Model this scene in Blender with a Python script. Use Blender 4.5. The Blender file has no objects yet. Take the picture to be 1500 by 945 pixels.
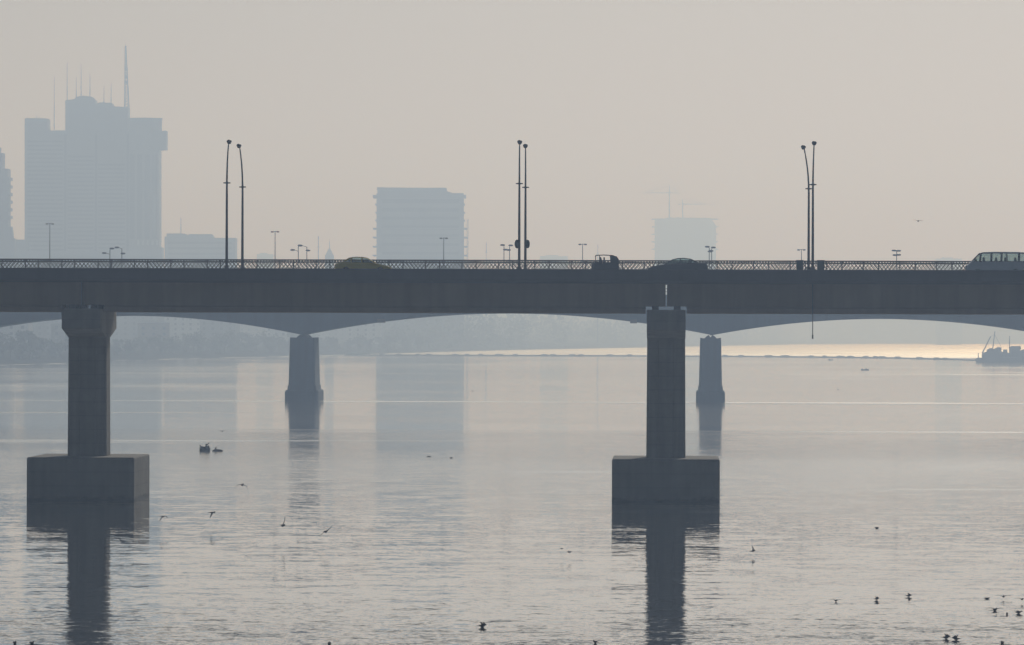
import bpy, bmesh, math, random
from mathutils import Vector, Matrix, noise
random.seed(7)
R = math.radians
sc = bpy.context.scene
C = sc.collection

# ---------------------------------------------------------------- camera, sky, sun, exposure
F = 9250.0            # focal length in pixels of the 1500-wide photograph
CAMZ = 13.24          # eye height above the river
ROLL = 0.0027
HOR = 490.0           # horizon row
cam_d = bpy.data.cameras.new('camera'); cam = bpy.data.objects.new('camera', cam_d); C.objects.link(cam)
cam_d.sensor_width = 36; cam_d.lens = F * 36 / 1500; cam_d.clip_start = 1; cam_d.clip_end = 30000
cam.matrix_world = Matrix.Translation((0, 0, CAMZ)) @ Matrix.Rotation(math.pi/2 + (HOR-472.5)/F, 4, 'X') @ Matrix.Rotation(ROLL, 4, 'Z')
sc.camera = cam

SUN_EL, SUN_AZ = R(25), R(9)      # azimuth to the right of the view direction
world = bpy.data.worlds.new('World'); sc.world = world; world.use_nodes = True
wn = world.node_tree.nodes; wl = world.node_tree.links; wn.clear()
sky = wn.new('ShaderNodeTexSky'); sky.sky_type = 'NISHITA'; sky.sun_disc = False
sky.sun_elevation = SUN_EL; sky.sun_rotation = SUN_AZ
sky.air_density = 1.0; sky.dust_density = 1.0; sky.ozone_density = 2.5
bg = wn.new('ShaderNodeBackground'); bg.inputs['Strength'].default_value = 0.065
out = wn.new('ShaderNodeOutputWorld')
wl.new(sky.outputs[0], bg.inputs[0]); wl.new(bg.outputs[0], out.inputs[0])

sun_d = bpy.data.lights.new('sun', 'SUN'); sun = bpy.data.objects.new('sun', sun_d); C.objects.link(sun)
sun_d.energy = 4.6; sun_d.angle = R(0.5); sun_d.color = (1.0, 0.988, 0.972)
sd = Vector((math.sin(SUN_AZ)*math.cos(SUN_EL), math.cos(SUN_AZ)*math.cos(SUN_EL), math.sin(SUN_EL)))
sun.rotation_euler = sd.to_track_quat('Z', 'Y').to_euler()

sc.view_settings.view_transform = 'Standard'; sc.view_settings.look = 'None'
sc.view_settings.exposure = -1.46; sc.view_settings.gamma = 1.0
sc.view_settings.use_curve_mapping = False

HAZE_DENSITY = 3.95e-4
HAZE_COLOR = (0.51, 0.69, 1.0, 1)
HAZE_G = 0.55

# ---------------------------------------------------------------- helpers
def ray(px, py):
    u = px - 750.0; v = 472.5 - py
    uu = u - v*ROLL; vv = v + u*ROLL
    return uu/F, (vv + (HOR-472.5))/F
def P(px, py, Y):
    a, b = ray(px, py); return Vector((a*Y, Y, CAMZ + b*Y))
def WY(px, py):
    a, b = ray(px, py); return CAMZ/(-b)
def W(px, py, h=0.0):
    a, b = ray(px, py); Y = (CAMZ-h)/(-b); return Vector((a*Y, Y, h))
class Frame:
    """a yawed building frame: local y runs away from the viewer"""
    def __init__(s, x, y, yaw):
        s.o = Vector((x, y, 0)); s.yaw = yaw
        s.xd = Vector((math.cos(yaw), math.sin(yaw), 0)); s.yd = Vector((-math.sin(yaw), math.cos(yaw), 0))
    def loc(s, px, py, ly=0.0):
        a, b = ray(px, py); d = Vector((a, 1, 0))
        t = (ly + s.o.dot(s.yd))/d.dot(s.yd)
        p = d*t - s.o
        return Vector((p.dot(s.xd), ly, CAMZ + b*t))
    def lx(s, px, ly=0.0, py=450): return s.loc(px, py, ly).x
    def z(s, py, px=750, ly=0.0): return s.loc(px, py, ly).z

def mat(name, col, rough=0.8, metal=0.0, var=0.25, scale=0.5, stain=0.0, spec=0.3):
    m = bpy.data.materials.new(name); m.use_nodes = True
    n = m.node_tree.nodes; l = m.node_tree.links
    b = n['Principled BSDF']
    b.inputs['Roughness'].default_value = rough; b.inputs['Metallic'].default_value = metal
    b.inputs['Specular IOR Level'].default_value = spec
    tc = n.new('ShaderNodeTexCoord'); nz = n.new('ShaderNodeTexNoise')
    nz.inputs['Scale'].default_value = scale; nz.inputs['Detail'].default_value = 6; nz.inputs['Roughness'].default_value = 0.65
    l.new(tc.outputs['Object'], nz.inputs['Vector'])
    rp = n.new('ShaderNodeValToRGB'); e = rp.color_ramp.elements
    e[0].position = 0.3; e[1].position = 0.7
    e[0].color = tuple(c*(1-var) for c in col) + (1,); e[1].color = tuple(min(1, c*(1+var)) for c in col) + (1,)
    l.new(nz.outputs['Fac'], rp.inputs[0]); last = rp.outputs[0]
    if stain:
        mp = n.new('ShaderNodeMapping'); mp.inputs['Scale'].default_value = (1.1, 1.1, 0.06)
        l.new(tc.outputs['Object'], mp.inputs[0])
        n2 = n.new('ShaderNodeTexNoise'); n2.inputs['Scale'].default_value = 1.3; n2.inputs['Detail'].default_value = 5
        l.new(mp.outputs[0], n2.inputs['Vector'])
        r2 = n.new('ShaderNodeValToRGB'); r2.color_ramp.elements[0].position = 0.38; r2.color_ramp.elements[1].position = 0.62
        r2.color_ramp.elements[0].color = (1-stain,)*3 + (1,); r2.color_ramp.elements[1].color = (1, 1, 1, 1)
        l.new(n2.outputs['Fac'], r2.inputs[0])
        mx = n.new('ShaderNodeMix'); mx.data_type = 'RGBA'; mx.blend_type = 'MULTIPLY'; mx.inputs[0].default_value = 1
        l.new(last, mx.inputs[6]); l.new(r2.outputs[0], mx.inputs[7]); last = mx.outputs[2]
    l.new(last, b.inputs['Base Color'])
    return m

class MB:
    def __init__(s): s.v = []; s.f = []
    def add(s, vs, fs):
        k = len(s.v); s.v += [tuple(v) for v in vs]; s.f += [tuple(i+k for i in f) for f in fs]; return s
    def box(s, x0, x1, y0, y1, z0, z1):
        return s.add([(x0,y0,z0),(x1,y0,z0),(x1,y1,z0),(x0,y1,z0),(x0,y0,z1),(x1,y0,z1),(x1,y1,z1),(x0,y1,z1)],
                     [(0,3,2,1),(4,5,6,7),(0,1,5,4),(1,2,6,5),(2,3,7,6),(3,0,4,7)])
    def prism_y(s, prof, y0, y1):            # prof: (x,z) outline, extruded along y
        n = len(prof)
        vs = [(x,y0,z) for x,z in prof] + [(x,y1,z) for x,z in prof]
        fs = [tuple(range(n)), tuple(range(2*n-1, n-1, -1))] + [(i, n+i, n+(i+1)%n, (i+1)%n) for i in range(n)]
        return s.add(vs, fs)
    def prism_x(s, prof, x0, x1):            # prof: (y,z)
        n = len(prof)
        vs = [(x0,y,z) for y,z in prof] + [(x1,y,z) for y,z in prof]
        fs = [tuple(range(n)), tuple(range(2*n-1, n-1, -1))] + [(i, n+i, n+(i+1)%n, (i+1)%n) for i in range(n)]
        return s.add(vs, fs)
    def loft(s, rings):
        n = len(rings[0]); vs = [p for r in rings for p in r]; fs = []
        for k in range(len(rings)-1):
            for i in range(n):
                fs.append((k*n+i, k*n+(i+1)%n, (k+1)*n+(i+1)%n, (k+1)*n+i))
        fs.append(tuple(range(n-1, -1, -1))); fs.append(tuple((len(rings)-1)*n+i for i in range(n)))
        return s.add(vs, fs)
    def tube(s, pts, rad, seg=8):
        pts = [Vector(p) for p in pts]
        if not isinstance(rad, (list, tuple)): rad = [rad]*len(pts)
        rings = []
        for i, p in enumerate(pts):
            d = (pts[min(i+1, len(pts)-1)] - pts[max(i-1, 0)]).normalized()
            a = Vector((0,0,1)) if abs(d.z) < 0.9 else Vector((1,0,0))
            u = d.cross(a).normalized(); w = d.cross(u)
            rings.append([p + (u*math.cos(2*math.pi*k/seg) + w*math.sin(2*math.pi*k/seg))*rad[i] for k in range(seg)])
        return s.loft(rings)
    def ell(s, c, r, seg=12, rg=8, rot=None):
        c = Vector(c); rings = []
        for j in range(1, rg):
            t = math.pi*j/rg
            ring = []
            for k in range(seg):
                a = 2*math.pi*k/seg
                q = Vector((r[0]*math.sin(t)*math.cos(a), r[1]*math.sin(t)*math.sin(a), r[2]*math.cos(t)))
                if rot: q = rot @ q
                ring.append(c + q)
            rings.append(ring)
        return s.loft(rings)
    def build(s, name, m, parent=None, smooth=False, bevel=0.0):
        me = bpy.data.meshes.new(name); me.from_pydata(s.v, [], s.f); me.update()
        bm = bmesh.new(); bm.from_mesh(me); bmesh.ops.recalc_face_normals(bm, faces=bm.faces[:])
        bm.to_mesh(me); bm.free()
        if smooth:
            for p in me.polygons: p.use_smooth = True
        if m: me.materials.append(m)
        o = bpy.data.objects.new(name, me); C.objects.link(o)
        if parent: o.parent = parent
        if bevel:
            b = o.modifiers.new('bevel', 'BEVEL'); b.width = bevel; b.segments = 2; b.limit_method = 'ANGLE'
        return o

def tag(o, label, cat, group=None, kind=None):
    o['label'] = label; o['category'] = cat
    if group: o['group'] = group
    if kind: o['kind'] = kind
    return o
def thing(name, label, cat, loc=(0,0,0), rz=0.0, group=None):
    o = bpy.data.objects.new(name, None); C.objects.link(o)
    o.location = loc; o.rotation_euler = (0, 0, rz); o.empty_display_size = 0.2
    return tag(o, label, cat, group)
def dup(root, loc, rz=None, label=None):
    r = root.copy(); C.objects.link(r); r.location = loc
    if rz is not None: r.rotation_euler = (0, 0, rz)
    if label: r['label'] = label
    def kids(src, dst):
        for ch in [c for c in list(src.children)]:
            c = ch.copy(); C.objects.link(c); c.parent = dst; kids(ch, c)
    kids(root, r)
    return r

M = {}
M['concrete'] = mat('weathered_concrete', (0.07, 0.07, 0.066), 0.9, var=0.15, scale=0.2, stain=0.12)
M['concrete_girder'] = mat('girder_concrete', (0.30, 0.225, 0.155), 0.9, var=0.16, scale=0.12, stain=0.14)
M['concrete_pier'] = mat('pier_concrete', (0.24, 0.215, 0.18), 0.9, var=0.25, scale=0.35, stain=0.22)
def tide(m, z0, z1):
    n = m.node_tree.nodes; l = m.node_tree.links; b = n['Principled BSDF']
    src = b.inputs['Base Color'].links[0].from_socket
    g = n.new('ShaderNodeNewGeometry'); sp = n.new('ShaderNodeSeparateXYZ'); l.new(g.outputs['Position'], sp.inputs[0])
    nz = n.new('ShaderNodeTexNoise'); nz.inputs['Scale'].default_value = 1.5; l.new(g.outputs['Position'], nz.inputs['Vector'])
    ad = n.new('ShaderNodeMath'); ad.operation = 'MULTIPLY_ADD'; ad.inputs[1].default_value = 0.5; l.new(nz.outputs['Fac'], ad.inputs[0]); l.new(sp.outputs[2], ad.inputs[2])
    mr = n.new('ShaderNodeMapRange'); mr.inputs[1].default_value = z0; mr.inputs[2].default_value = z1; l.new(ad.outputs[0], mr.inputs[0])
    # formwork lift lines every 1.1 m
    dv = n.new('ShaderNodeMath'); dv.operation = 'DIVIDE'; dv.inputs[1].default_value = 1.1; l.new(sp.outputs[2], dv.inputs[0])
    fr = n.new('ShaderNodeMath'); fr.operation = 'FRACT'; l.new(dv.outputs[0], fr.inputs[0])
    lt = n.new('ShaderNodeMapRange'); lt.inputs[1].default_value = 0.03; lt.inputs[2].default_value = 0.09; lt.inputs[3].default_value = 0.8; l.new(fr.outputs[0], lt.inputs[0])
    ml = n.new('ShaderNodeMix'); ml.data_type = 'RGBA'; ml.blend_type = 'MULTIPLY'; ml.inputs[0].default_value = 1.0
    l.new(src, ml.inputs[6]); l.new(lt.outputs[0], ml.inputs[7]); src = ml.outputs[2]
    mx = n.new('ShaderNodeMix'); mx.data_type = 'RGBA'; mx.inputs[6].default_value = (0.035, 0.038, 0.03, 1)
    l.new(mr.outputs[0], mx.inputs[0]); l.new(src, mx.inputs[7]); l.new(mx.outputs[2], b.inputs['Base Color'])
tide(M['concrete_pier'], 0.35, 0.6)
M['concrete_old'] = mat('haze_tinted_old_concrete', (0.025, 0.075, 0.13), 0.9, var=0.15, scale=0.3, stain=0.2)  # blue of the distance haze put into the concrete's base colour
M['asphalt'] = mat('asphalt', (0.05, 0.05, 0.05), 0.9, scale=2)
M['bearing'] = mat('rubber_bearing', (0.02, 0.02, 0.02), 0.8)
M['rail'] = mat('painted_rail', (0.06, 0.06, 0.05), 0.6, scale=3)
M['pole'] = mat('galvanised_pole', (0.09, 0.09, 0.09), 0.55, 0.3, scale=2)
M['lamp_dark'] = mat('lamp_housing', (0.02, 0.02, 0.02), 0.6)
M['lamp_red'] = mat('red_lamp_housing', (0.45, 0.12, 0.09), 0.5)
M['lamp_pale'] = mat('pale_lamp_housing', (0.5, 0.48, 0.44), 0.5)
M['green'] = mat('green_paint', (0.02, 0.06, 0.06), 0.5)
M['yellow'] = mat('taxi_yellow', (0.85, 0.58, 0.01), 0.35, spec=0.5, var=0.06)
M['navy'] = mat('dark_car_paint', (0.012, 0.02, 0.035), 0.3, spec=0.5, var=0.08)
M['van'] = mat('white_van_paint', (0.78, 0.78, 0.82), 0.4, spec=0.5, var=0.08)
M['canvas'] = mat('dark_canvas', (0.02, 0.028, 0.036), 0.8)
M['tyre'] = mat('tyre_rubber', (0.015, 0.015, 0.015), 0.9)
M['rim'] = mat('wheel_rim', (0.3, 0.3, 0.3), 0.4, 0.7)
M['tail'] = mat('red_lens', (0.3, 0.02, 0.02), 0.3)
M['headlight'] = mat('clear_lens', (0.6, 0.6, 0.6), 0.2)
M['building'] = mat('tower_concrete', (0.2, 0.19, 0.18), 0.9, var=0.08, scale=0.03)
M['band'] = mat('window_glass_band', (0.07, 0.072, 0.078), 0.6, var=0.1)
M['pale_wall'] = mat('pale_plaster', (0.42, 0.40, 0.36), 0.9, var=0.12, scale=0.1)
M['brick_wall'] = mat('tan_brick', (0.24, 0.19, 0.14), 0.9, var=0.2, scale=0.1)
M['steel'] = mat('grey_steel', (0.11, 0.115, 0.12), 0.6, 0.3, var=0.2)
M['rust'] = mat('rusty_steel', (0.13, 0.09, 0.07), 0.8, var=0.3, scale=0.6)
M['hull'] = mat('dredger_hull', (0.12, 0.10, 0.09), 0.7, var=0.3)
M['leaf'] = mat('foliage', (0.10, 0.11, 0.075), 0.8, var=0.35, scale=0.3)
M['bark'] = mat('bark', (0.08, 0.065, 0.05), 0.9)
M['earth'] = mat('bank_earth', (0.06, 0.062, 0.045), 0.95, var=0.3, scale=0.02, spec=0.0)
M['wood'] = mat('wet_driftwood', (0.03, 0.026, 0.022), 0.7)
M['feather'] = mat('dark_feathers', (0.05, 0.05, 0.052), 0.8, var=0.3, scale=8)
M['cloth'] = mat('dark_clothing', (0.03, 0.03, 0.04), 0.9)
M['boat'] = mat('boat_planks', (0.06, 0.055, 0.05), 0.7)

def translucent(m, f):
    n = m.node_tree.nodes; l = m.node_tree.links; b = n['Principled BSDF']
    t = n.new('ShaderNodeBsdfTranslucent'); l.new(b.inputs['Base Color'].links[0].from_socket, t.inputs[0])
    mx = n.new('ShaderNodeMixShader'); mx.inputs[0].default_value = f
    o = [k for k in n if k.type == 'OUTPUT_MATERIAL'][0]
    l.new(b.outputs[0], mx.inputs[1]); l.new(t.outputs[0], mx.inputs[2]); l.new(mx.outputs[0], o.inputs[0])
translucent(M['leaf'], 0.5)
def glass_mat():
    m = bpy.data.materials.new('vehicle_glass'); m.use_nodes = True
    n = m.node_tree.nodes; l = m.node_tree.links; n.clear()
    t = n.new('ShaderNodeBsdfTransparent'); t.inputs[0].default_value = (0.74, 0.8, 0.8, 1)
    g = n.new('ShaderNodeBsdfGlossy'); g.inputs['Roughness'].default_value = 0.03
    fr = n.new('ShaderNodeFresnel'); fr.inputs[0].default_value = 1.3
    mx = n.new('ShaderNodeMixShader'); o = n.new('ShaderNodeOutputMaterial')
    l.new(fr.outputs[0], mx.inputs[0]); l.new(t.outputs[0], mx.inputs[1]); l.new(g.outputs[0], mx.inputs[2]); l.new(mx.outputs[0], o.inputs[0])
    return m
M['glass'] = glass_mat()

# ---------------------------------------------------------------- haze, river, land
hm = bpy.data.materials.new('haze_air'); hm.use_nodes = True
n = hm.node_tree.nodes; n.clear()
pv = n.new('ShaderNodeVolumePrincipled'); ho = n.new('ShaderNodeOutputMaterial')
pv.inputs['Color'].default_value = HAZE_COLOR; pv.inputs['Density'].default_value = HAZE_DENSITY
pv.inputs['Absorption Color'].default_value = (1, 1, 1, 1); pv.inputs['Anisotropy'].default_value = HAZE_G
hm.node_tree.links.new(pv.outputs[0], ho.inputs['Volume'])
hz = MB().box(-2600, 2600, -900, 10400, -6, 290).build('haze', hm)
hz['kind'] = 'stuff'

def water_mat():
    m = bpy.data.materials.new('river_water'); m.use_nodes = True
    n = m.node_tree.nodes; l = m.node_tree.links
    b = n['Principled BSDF']
    b.inputs['Base Color'].default_value = (0.50, 0.52, 0.525, 1)
    b.inputs['Metallic'].default_value = 0.85
    b.inputs['IOR'].default_value = 1.33
    tc = n.new('ShaderNodeTexCoord'); geo = n.new('ShaderNodeNewGeometry')
    def math_(op, a, b_=None, c=None):
        k = n.new('ShaderNodeMath'); k.operation = op
        for i, v in enumerate((a, b_, c)):
            if v is None: continue
            if isinstance(v, (int, float)): k.inputs[i].default_value = v
            else: l.new(v, k.inputs[i])
        return k.outputs[0]
    def maprange(v, a0, a1, b0, b1, smooth=True):
        k = n.new('ShaderNodeMapRange'); k.interpolation_type = 'SMOOTHSTEP' if smooth else 'LINEAR'
        l.new(v, k.inputs[0])
        for i, q in enumerate((a0, a1, b0, b1)): k.inputs[i+1].default_value = q
        return k.outputs[0]
    def nz(scale, detail=2, mp=(1,1,1), rough=0.5, dist=0.0):
        q = n.new('ShaderNodeMapping'); q.inputs['Scale'].default_value = mp; l.new(geo.outputs['Position'], q.inputs[0])
        k = n.new('ShaderNodeTexNoise'); k.inputs['Scale'].default_value = scale; k.inputs['Detail'].default_value = detail
        k.inputs['Roughness'].default_value = rough; k.inputs['Distortion'].default_value = dist
        l.new(q.outputs[0], k.inputs['Vector']); return k
    def vm(op, a, b_=None, s=None):
        k = n.new('ShaderNodeVectorMath'); k.operation = op
        for i, v in enumerate((a, b_)):
            if v is None: continue
            if isinstance(v, tuple): k.inputs[i].default_value = v
            else: l.new(v, k.inputs[i])
        if s is not None:
            if isinstance(s, (int, float)): k.inputs['Scale'].default_value = s
            else: l.new(s, k.inputs['Scale'])
        return k.outputs[0]
    sep = n.new('ShaderNodeSeparateXYZ'); l.new(geo.outputs['Position'], sep.inputs[0])
    X, Y = sep.outputs[0], sep.outputs[1]
    # wind patches: long lenses of rippled water between slicks
    patch = maprange(nz(0.012, 4, (0.5, 0.22, 1), 0.6, 0.6).outputs['Fac'], 0.42, 0.62, 0.0, 1.0)
    iy = math_('MULTIPLY_ADD', math_('SUBTRACT', nz(0.015, 3, (0.35, 0.5, 1)).outputs['Fac'], 0.5), 0.0009, math_('DIVIDE', 1.0, Y))
    near = maprange(iy, 0.0010, 0.0015, 0.0, 1.0)                   # breeze reaches the reach nearest us
    streak = maprange(nz(0.02, 4, (0.12, 1.0, 1), 0.6, 0.3).outputs['Fac'], 0.60, 0.68, 0.0, 1.0)
    # ripples (slope fields)
    s1 = vm('SUBTRACT', nz(2.6, 3, (0.8, 1, 1), 0.6).outputs['Color'], (0.5, 0.5, 0.5))
    s2 = vm('SUBTRACT', nz(0.45, 2, (0.7, 1, 1), 0.5).outputs['Color'], (0.5, 0.5, 0.5))
    s3 = vm('SUBTRACT', nz(0.05, 2, (0.5, 1, 1), 0.5).outputs['Color'], (0.5, 0.5, 0.5))
    near2 = maprange(Y, 260, 430, 1.0, 0.0)
    a1 = math_('ADD', math_('MULTIPLY', near, math_('MULTIPLY_ADD', patch, W_RIP*0.35, W_RIP*0.65)), math_('MULTIPLY_ADD', patch, W_FAR, 0.030))
    a1 = math_('MULTIPLY', a1, maprange(Y, 400, 560, 0.5, 1.0))
    a1 = math_('ADD', a1, math_('MULTIPLY', near2, math_('MULTIPLY_ADD', patch, 0.04, 0.03)))
    s = vm('ADD', vm('SCALE', s1, s=a1), vm('SCALE', s2, s=math_('MULTIPLY', a1, 0.7)))
    s = vm('ADD', s, vm('SCALE', s3, s=0.003))
    s = vm('MULTIPLY', s, (1, 1, 0))
    nrm = vm('NORMALIZE', vm('ADD', s, (0, 0, 1)))
    l.new(nrm, b.inputs['Normal'])
    # roughness: far glittering reach, thin rough streaks
    ang = n.new('ShaderNodeMath')
    glit = math_('MULTIPLY', maprange(math_('SUBTRACT', Y, math_('MULTIPLY_ADD', X, -0.55, 3890)), 0, 60, 0, 1), maprange(X, -300, -40, 0.0, 1.0))
    shore = maprange(nz(0.03, 3, (0.3, 1, 1)).outputs['Fac'], 0.5, 0.65, 0, 1)
    r = math_('ADD', math_('MULTIPLY', math_('MULTIPLY_ADD', patch, 0.03, 0.06), maprange(Y, 380, 700, 0.25, 1.0)), math_('MULTIPLY', streak, 0.14))
    r = math_('ADD', r, math_('MULTIPLY', glit, 0.20))
    breeze = math_('MULTIPLY', maprange(iy, 0.00115, 0.00165, 0, 1), maprange(iy, 0.00185, 0.0022, 1, 0))
    r = math_('ADD', r, math_('MULTIPLY', breeze, 0.05))
    l.new(r, b.inputs['Roughness'])
    return m
W_RIP = 0.075; W_FAR = 0.026
M['water'] = water_mat()
wat = MB().add([(-2500,-800,0),(2500,-800,0),(2500,10300,0),(-2500,10300,0)], [(0,1,2,3)]).build('river_water', M['water'])
wat['kind'] = 'structure'

# far shore, one land sheet following the water's edge
shore_px = [(-700,560),(-300,545),(0,534.7),(60,533),(110,531.5),(170,527.5),(250,525.6),(330,523.8),(440,521.4),(540,518.8),(640,515.5),(760,512.5),(900,510),(1040,507),(1180,504.5),(1300,503.8),(1500,504),(1800,505),(2300,507)]
def lerp_shore(px):
    for (a, ya), (b, yb) in zip(shore_px, shore_px[1:]):
        if a <= px <= b: return ya + (yb-ya)*(px-a)/(b-a)
cols = []; px = -700
while px <= 2300:
    y = lerp_shore(px) + 0.35*noise.noise(Vector((px*0.02, 3.1, 0)))
    w = W(px, y); d = Vector((w.x, w.y, 0)).normalized()
    row = []
    for dist, z in ((-4,-1.0),(6,0.9),(25,2.0),(70,2.8),(200,4.0),(900,9.0)):
        q = w + d*dist; row.append((q.x, q.y, z + (0.4*noise.noise(Vector((q.x*0.02, q.y*0.02, 0))) if dist > 0 else 0)))
    k = 10250/row[-1][1]; row.append((row[-1][0]*k, 10250, 60.0))
    cols.append(row); px += 12
lm = MB(); nn = len(cols[0])
lm.add([p for c in cols for p in c], [(i*nn+j, (i+1)*nn+j, (i+1)*nn+j+1, i*nn+j+1) for i in range(len(cols)-1) for j in range(nn-1)])
land = lm.build('far_shore_ground', M['earth'], smooth=True); land['kind'] = 'structure'

# choppy shallows glinting along the left shore
M['chop'] = M['water'].copy(); M['chop'].name = 'choppy_shallows'
_b = M['chop'].node_tree.nodes['Principled BSDF']
for lk in list(_b.inputs['Roughness'].links): M['chop'].node_tree.links.remove(lk)
_b.inputs['Roughness'].default_value = 0.62
cm = MB(); px = -200
while px < 545:
    nv = noise.noise(Vector((px*0.035, 7.7, 0))) + .5*noise.noise(Vector((px*.11, 1.7, 0)))
    if nv > -0.12:
        a, b = W(px, lerp_shore(px)+.1), W(px+9, lerp_shore(px+9)+.1)
        t = 0.35 + .5*max(0, nv)
        c, d = W(px+9, lerp_shore(px+9)+.1+t), W(px, lerp_shore(px)+.1+t)
        cm.add([(p.x, p.y, .004) for p in (a, b, c, d)], [(0,1,2,3)])
    px += 9
ch = cm.build('shallow_water', M['chop']); ch['kind'] = 'structure'

# ---------------------------------------------------------------- near road bridge
NB = Frame(0, 500, -0.0244)
bridge = thing('road_bridge', 'long flat grey concrete girder bridge on tall piers crossing the river', 'bridge', NB.o, NB.yaw)
DEPTH = 15.0
Z_SOF, Z_TOP = NB.z(458.2), NB.z(394.0)
Z_ROAD = Z_TOP - 0.44
Z_FAS, Z_WEB = NB.z(408.5), NB.z(412)
XA, XB = -130.0, 130.0
J = [NB.lx(118.5, 0.0, 430), NB.lx(976, 0.0, 430)]
SPAN = J[1] - J[0]
joints = [J[0]-SPAN] + J + [J[1]+SPAN]
# deck slab with overhang, parapets, kerbs
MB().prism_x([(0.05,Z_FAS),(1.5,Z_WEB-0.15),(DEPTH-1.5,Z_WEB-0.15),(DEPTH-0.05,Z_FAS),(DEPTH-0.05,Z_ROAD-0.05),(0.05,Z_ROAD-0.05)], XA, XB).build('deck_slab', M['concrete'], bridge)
MB().box(XA, XB, 1.85, DEPTH-1.85, Z_ROAD-0.046, Z_ROAD).build('roadway', M['asphalt'], bridge)
for y0, y1 in ((0.40, 1.84), (DEPTH-1.84, DEPTH-0.32)):
    MB().box(XA, XB, y0, y1, Z_ROAD-0.046, Z_ROAD+0.16).build('footway', M['concrete'], bridge)
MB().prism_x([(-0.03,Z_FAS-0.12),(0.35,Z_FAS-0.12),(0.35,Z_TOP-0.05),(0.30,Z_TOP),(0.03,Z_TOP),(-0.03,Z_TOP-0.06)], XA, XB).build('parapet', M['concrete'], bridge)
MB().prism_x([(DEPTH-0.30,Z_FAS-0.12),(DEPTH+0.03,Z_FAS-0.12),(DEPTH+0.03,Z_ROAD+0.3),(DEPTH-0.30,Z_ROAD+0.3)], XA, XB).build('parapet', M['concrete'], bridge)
ends = [XA] + joints + [XB]
for k, (a, b) in enumerate(zip(ends, ends[1:])):
    if b - a < 2: continue
    ga = 0.05 if k else 0; gb = 0.05 if k < len(ends)-2 else 0
    for yc in (2.2, 5.75, 9.3, 12.85):
        g = MB(); n0 = 1.62 if k else 0; n1 = 1.62 if k < len(ends)-2 else 0
        x0, x1 = a+ga, b-gb; zn = NB.z(447.5)
        g.prism_y([(x0+n0,Z_SOF+.36),(x1-n1,Z_SOF+.36),(x1-n1,zn),(x1,zn),(x1,Z_WEB-.155),(x0,Z_WEB-.155),(x0,zn),(x0+n0,zn)], yc-.5, yc+.5)
        g.prism_x([(yc-.75,Z_SOF),(yc+.75,Z_SOF),(yc+.75,Z_SOF+.35),(yc+.5,Z_SOF+.5),(yc-.5,Z_SOF+.5),(yc-.75,Z_SOF+.35)], x0+n0-.003, x1-n1+.003)
        g.build('girder', M['concrete_girder'], bridge)
# drain pipes beside joints
def pipe(px, y0, y1, r, extra=0):
    q = NB.lx(px, 1.3)
    m = MB(); z0, z1 = NB.z(y0, px, 1.3), NB.z(y1, px, 1.3)
    m.tube([(q,1.3,z0),(q,1.3,z1)], r)
    if extra: m.tube([(q,1.3,z1-0.02),(q,1.3,z1+extra)], r*1.7)
    m.build('drain_pipe', M['steel'], bridge)
pipe(1190.5, 410, 496, 0.035, 0.3)
pipe(119.5, 410, 447, 0.06)

Z_CAP = NB.z(453.5)
def make_pier(jx):
    root = bpy.data.objects.new('pier', None); C.objects.link(root); root.parent = bridge; root.location = (jx, 0, 0)
    hw = 1.54; yc = DEPTH/2
    z_c1, z_c2 = NB.z(483), NB.z(496)
    z_f = NB.z(672); L = 0.0
    MB().prism_x([(0.1,Z_CAP),(0.1,z_c1),(yc-1.9,z_c2),(yc+1.9,z_c2),(DEPTH-0.1,z_c1),(DEPTH-0.1,Z_CAP)], -hw, hw).build('capital', M['concrete_pier'], root, bevel=0.05)
    # shaft with shallow vertical grooves
    prof = []
    w = hw-0.02; d0, d1 = yc-1.85, yc+1.85
    prof = [(-w+.18,d0),(-w*.42,d0),(-w*.40,d0+.10),(w*.40,d0+.10),(w*.42,d0),(w-.18,d0),(w,d0+.18),(w,d1-.18),(w-.18,d1),(-w+.18,d1),(-w,d1-.18),(-w,d0+.18)]
    MB().loft([[(x*s, y, z) for x, y in prof] for z, s in ((z_f-0.05,1.035),(z_c2+0.0,1.0))]).build('shaft', M['concrete_pier'], root)
    fw = 4.27
    fo = [(-fw,-0.0),(fw,-0.0),(fw,DEPTH),(-fw,DEPTH)]
    MB().loft([[(x, y, -1.0) for x, y in fo], [(x, y, z_f-0.12) for x, y in fo], [(x*0.985, DEPTH/2+(y-DEPTH/2)*0.985, z_f) for x, y in fo]]).build('footing', M['concrete_pier'], root, bevel=.07)
    zn = NB.z(447.5)
    for xx in (-0.87, 0.87):
        for yy in (2.2, 5.75, 9.3, 12.85):
            MB().box(xx-0.27, xx+0.27, yy-0.4, yy+0.4, Z_CAP+0.002, zn-0.002).build('bearing', M['bearing'], root)
    return root
for jx in joints: make_pier(jx)

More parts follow.
